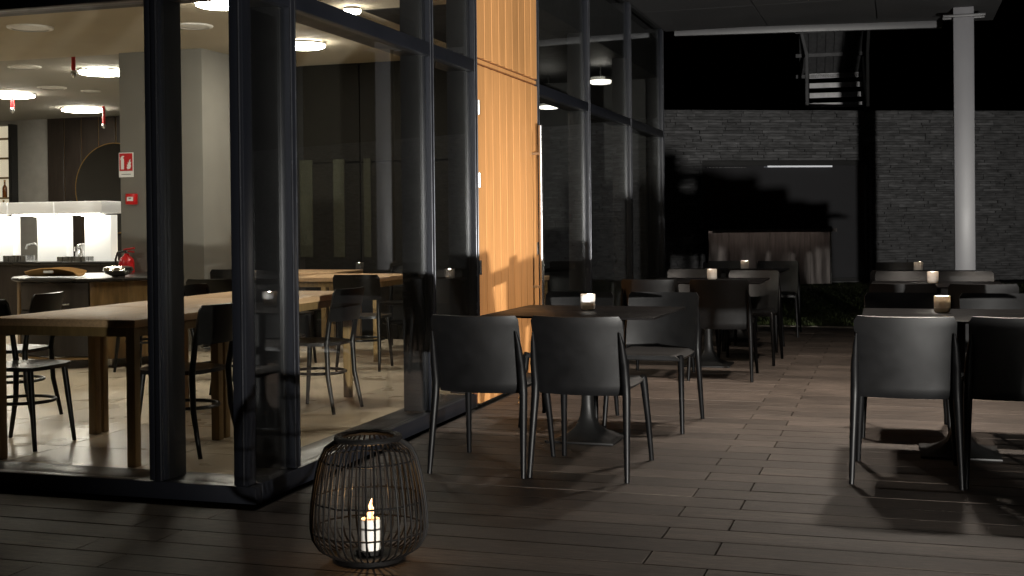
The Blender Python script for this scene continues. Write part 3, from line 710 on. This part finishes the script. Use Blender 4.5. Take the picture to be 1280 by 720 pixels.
# ---------------------------------------------------------------- buffet and bar
bu = thing('buffet_counter', 'long dark counter carrying the lit white buffet hood', 'counter', (0, 13, 0))
box((-12.6, .02, .02), (-8.95, .62, .80)).build('body', MAT['darkwood'], bu)
box((-12.65, -.02, .802), (-8.90, .68, .84)).build('worktop', MAT['counter'], bu, bevel=.004)
ho = thing('buffet_hood', 'glowing white hood on white panels above the dark counter', 'food warmer', (0, 13, 0))
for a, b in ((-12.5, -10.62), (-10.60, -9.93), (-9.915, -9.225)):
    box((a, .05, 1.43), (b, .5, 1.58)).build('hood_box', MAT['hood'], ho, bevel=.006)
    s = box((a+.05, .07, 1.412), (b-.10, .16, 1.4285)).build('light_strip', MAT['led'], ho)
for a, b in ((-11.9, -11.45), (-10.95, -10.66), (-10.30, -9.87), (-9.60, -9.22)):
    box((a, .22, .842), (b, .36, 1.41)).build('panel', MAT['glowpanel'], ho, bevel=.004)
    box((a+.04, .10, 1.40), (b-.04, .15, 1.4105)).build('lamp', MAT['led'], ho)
box((-9.22, .06, 1.42), (-9.02, .40, 1.432)).build('glass_shelf', MAT['glass'], ho)
for lab, x0, x1, h in (('pale metal food tray at the left edge under the white hood', -10.66, -10.32, .075), ('pale metal food tray between the two white panels', -9.86, -9.45, .06)):
    t = thing('food_tray', lab, 'tray', (x0, 13.02, .841), 0, 'trays on the buffet counter'); L = x1-x0
    box((0, 0, 0), (L, .012, h)).build('side', MAT['steel'], t); box((0, .16, 0), (L, .172, h)).build('side', MAT['steel'], t); box((0, .0125, 0), (L, .1595, .01)).build('bottom', MAT['steel'], t)
t = thing('chrome_tap', 'small chrome tap machine between the white buffet panels', 'coffee tap', (-9.78, 13.42, .841))
MB().lathe([(.09, 0), (.09, .10), (.07, .13), (.07, .20), (.03, .22)], 18).build('body', MAT['steel'], t, smooth=True); MB().tube([(0, -.07, .16), (0, -.15, .17), (0, -.16, .12)], .012, 8).build('spout', MAT['steel'], t, smooth=True)
t = thing('sink_tap', 'curved chrome tap left of the white buffet panels', 'tap', (-10.45, 13.45, .841))
MB().tube([(0, 0, 0), (0, 0, .18), (-.05, -.02, .22), (-.16, -.03, .20), (-.18, -.03, .15)], .016, 8).build('spout', MAT['steel'], t, smooth=True); MB().lathe([(.035, 0), (.035, .02)], 14).build('base', MAT['steel'], t)
t = thing('bread_box', 'pale wooden bread box at the right end of the dark counter', 'box', (-9.14, 13.3, .841))
MB().prism([(0, 0), (.26, 0), (.26, .15), (.20, .21), (.05, .20)], 0, .24, lambda a, b, c: (a, c, b)).build('body', MAT['breadbox'], t, bevel=.006); box((.05, -.012, .06), (.20, -.001, .08)).build('grip', MAT['oakdark'], t)
t = thing('wall_thermostat', 'small white control box on the dark planks behind the buffet', 'thermostat', (-14.03, 18.765, 1.27))
box((-.075, -.03, 0), (.075, 0, .14)).build('case', MAT['white'], t, bevel=.008); box((-.035, -.033, .05), (.035, -.0305, .09)).build('screen', MAT['black'], t)
sh = thing('bottle_shelf', 'black framed lit wall shelf with bottles at the left edge', 'shelf', (0, 18.6, 0))
box((-17, .17, .9), (-15.10, .19, 3.1)).build('back_panel', emit('shelf_glow', (1, .86, .62), .55), sh)
for z in (.95, 1.43, 1.79, 2.15, 2.50, 2.85): box((-16.9, .04, z), (-15.12, .168, z+.03)).build('shelf_board', MAT['oakdark'], sh)
box((-15.098, .02, .0), (-15.03, .19, 3.12)).build('frame', MAT['black'], sh)
bt = None
for k, (x, z, m, lab) in enumerate(((-15.25, 1.82, 'amber', 'amber bottle on the upper lit shelf'), (-15.28, 1.46, 'darkbottle', 'dark green bottle on the lower lit shelf'), (-15.42, 2.18, 'darkbottle', 'dark bottle high on the lit shelf, beside the frame'))):
    t = thing('bottle', lab, 'bottle', (x, 18.70, z+.001), 0, 'bottles on the lit shelf')
    MB().lathe([(.04, 0), (.043, .01), (.043, .16), (.035, .19), (.016, .22), (.015, .28)], 14).build('body', MAT[m], t, smooth=True); MB().lathe([(.017, .2805), (.017, .31)], 10).build('cap', MAT['gold'], t)
mi = thing('round_mirror', 'large round mirror with a thin gold rim on the dark planks', 'mirror', (-13.0, 18.755, 1.94))
MB().prism([(.78*math.cos(2*PI*k/56), .78*math.sin(2*PI*k/56)) for k in range(56)], 0, .012, lambda a, b, c: (a, -c, b)).build('mirror_glass', MAT['mirror'], mi)
MB().tube([(.785*math.cos(2*PI*k/56), -.008, .785*math.sin(2*PI*k/56)) for k in range(56)], .010, 8, True).build('rim', MAT['gold'], mi, smooth=True)

# round cabinet with tray and bowl
CX, CY = -7.16, 10.05
ca = thing('round_cabinet', 'drum shaped brown wood cabinet with a dark round top and open front', 'cabinet', (CX, CY, 0))
MB().lathe([(.74, 0), (.76, .008), (.76, .022), (.75, .03)], 48, (0, 0, .775)).build('top', MAT['counter'], ca, smooth=True)
def arc(r, a0, a1, z0, z1, th, n=14):
    return MB().shell(lambda u, v: (r*math.cos(a0+(a1-a0)*(u+1)/2), r*math.sin(a0+(a1-a0)*(u+1)/2), z0+(z1-z0)*v), n, 3, th)
for a0, a1 in ((R(170), R(232)), (R(300), R(360)), (R(5), R(85)), (R(90), R(165))): arc(.70, a0, a1, .10, .77, .022).build('side_panel', MAT['walnut'], ca, smooth=True)
arc(.69, R(233), R(299), .52, .765, .02).build('drawer_front', MAT['darkwood'], ca, smooth=True)
arc(.69, R(233), R(299), .115, .51, .02).build('door', MAT['darkwood'], ca, smooth=True)
MB().lathe([(.0005, .085), (.71, .085), (.71, .105), (.0005, .105)], 40, cap=False).build('bottom', MAT['walnut'], ca, smooth=True)
for k in range(4): MB().tube([(.55*math.cos(PI/4+k*PI/2), .55*math.sin(PI/4+k*PI/2), .004), (.55*math.cos(PI/4+k*PI/2), .55*math.sin(PI/4+k*PI/2), .0845)], .025, 8).build('foot', MAT['steel'], ca)
MB().tube([(-.36, -.64, .35), (-.38, -.67, .36), (-.38, -.67, .44), (-.36, -.64, .45)], .01, 8).build('handle', MAT['steel'], ca, smooth=True)
MB().tube([(-.21, -.69, .55), (.20, -.70, .58)], .007, 6).build('handle', MAT['steel'], ca, smooth=True)
t = thing('wooden_tray', 'bent plywood serving tray with a slot handle on the round cabinet', 'tray', (-7.30, 9.62, .806), R(8))
def trayf(u, v): return (u*.24, -.12+.24*v, .012+.075*abs(2*v-1)**2.2*(1-.45*u*u))
MB().shell(trayf, 14, 12, .010).build('body', MAT['tray'], t, smooth=True)
MB().box((-.05, -.133, .042), (.05, -.122, .064)).build('handle_slot', MAT['white'], t, bevel=.006)
t = thing('silver_bowl', 'hammered silver bowl shining on the round cabinet', 'bowl', (-6.72, 9.74, .806))
MB().lathe([(.055, 0), (.06, .008), (.11, .03), (.135, .06), (.125, .088), (.085, .098), (.08, .092), (.11, .084), (.118, .06), (.09, .03), (.001, .014)], 28).build('bowl_shell', MAT['chrome'], t, smooth=True)
MB().lathe([(.05, .002), (.058, .0), (.058, -.0005)], 20, cap=False).build('foot_ring', MAT['steel'], t)

# fire fittings on the column (front face at y = 11.0)
YF = 10.998
fs = thing('fire_sign', 'red and white fire extinguisher sign on the grey column', 'sign', (-7.475, YF, 1.89))
box((-.085, -.006, -.125), (.085, 0, .125)).build('plate', MAT['signwhite'], fs)
box((-.077, -.0085, -.062), (.077, -.0062, .117)).build('red_field', MAT['signred'], fs)
P = [(-.058, -.045), (-.022, -.045), (-.022, .055), (-.03, .066), (-.03, .078), (-.018, .084), (-.022, .092), (-.045, .09), (-.06, .075), (-.064, .05), (-.058, .05)]
MB().prism(P, .0087, .0105, lambda a, b, c: (a, -c, b)).build('extinguisher_mark', MAT['signwhite'], fs)
P = [(.018, -.045), (.05, -.04), (.062, -.01), (.055, .005), (.066, .03), (.05, .03), (.056, .06), (.038, .04), (.036, .015), (.024, .03), (.026, .0), (.012, .005), (.02, -.02), (.008, -.02)]
MB().prism(P, .0087, .0105, lambda a, b, c: (a, -c, b)).build('flame_mark', MAT['signwhite'], fs)
box((-.056, .0-.0075, -.10), (.056, -.0062, -.092)).build('text_line', MAT['grey'], fs)
cp = thing('fire_alarm_button', 'small red alarm call point on the grey column below the sign', 'alarm button', (-7.40, YF, 1.54))
box((-.055, -.055, -.055), (.055, 0, .055)).build('case', MAT['red'], cp, bevel=.006); box((-.036, -.0575, -.02), (.036, -.0555, .022)).build('window', MAT['signwhite'], cp); box((-.015, -.059, .0), (.015, -.0577, .014)).build('mark', MAT['grey'], cp)
fe = thing('fire_extinguisher', 'red fire extinguisher hanging on the column behind the silver bowl', 'fire extinguisher', (-7.42, YF-.10, .55))
MB().lathe([(.07, 0), (.078, .01), (.078, .34), (.065, .39), (.03, .42), (.022, .44)], 24).build('body', MAT['red'], fe, smooth=True)
MB().tube([(0, 0, .4405), (0, 0, .475)], .02, 10).build('valve', MAT['steel'], fe); MB().tube([(-.03, 0, .477), (.10, -.01, .495)], .010, 8).build('handle', MAT['red'], fe, smooth=True); MB().tube([(-.02, 0, .465), (.09, 0, .455)], .008, 8).build('handle', MAT['red'], fe, smooth=True)
MB().tube([(-.02, -.01, .46), (-.09, -.02, .45), (-.115, -.02, .38), (-.10, -.02, .15)], .011, 8).build('hose', MAT['black'], fe, smooth=True)
MB().shell(lambda u, v: (.079*math.sin(u*.7+.1), -.079*math.cos(u*.7+.1), .12+.16*v), 8, 2, .001).build('sticker', MAT['signwhite'], fe, smooth=True)
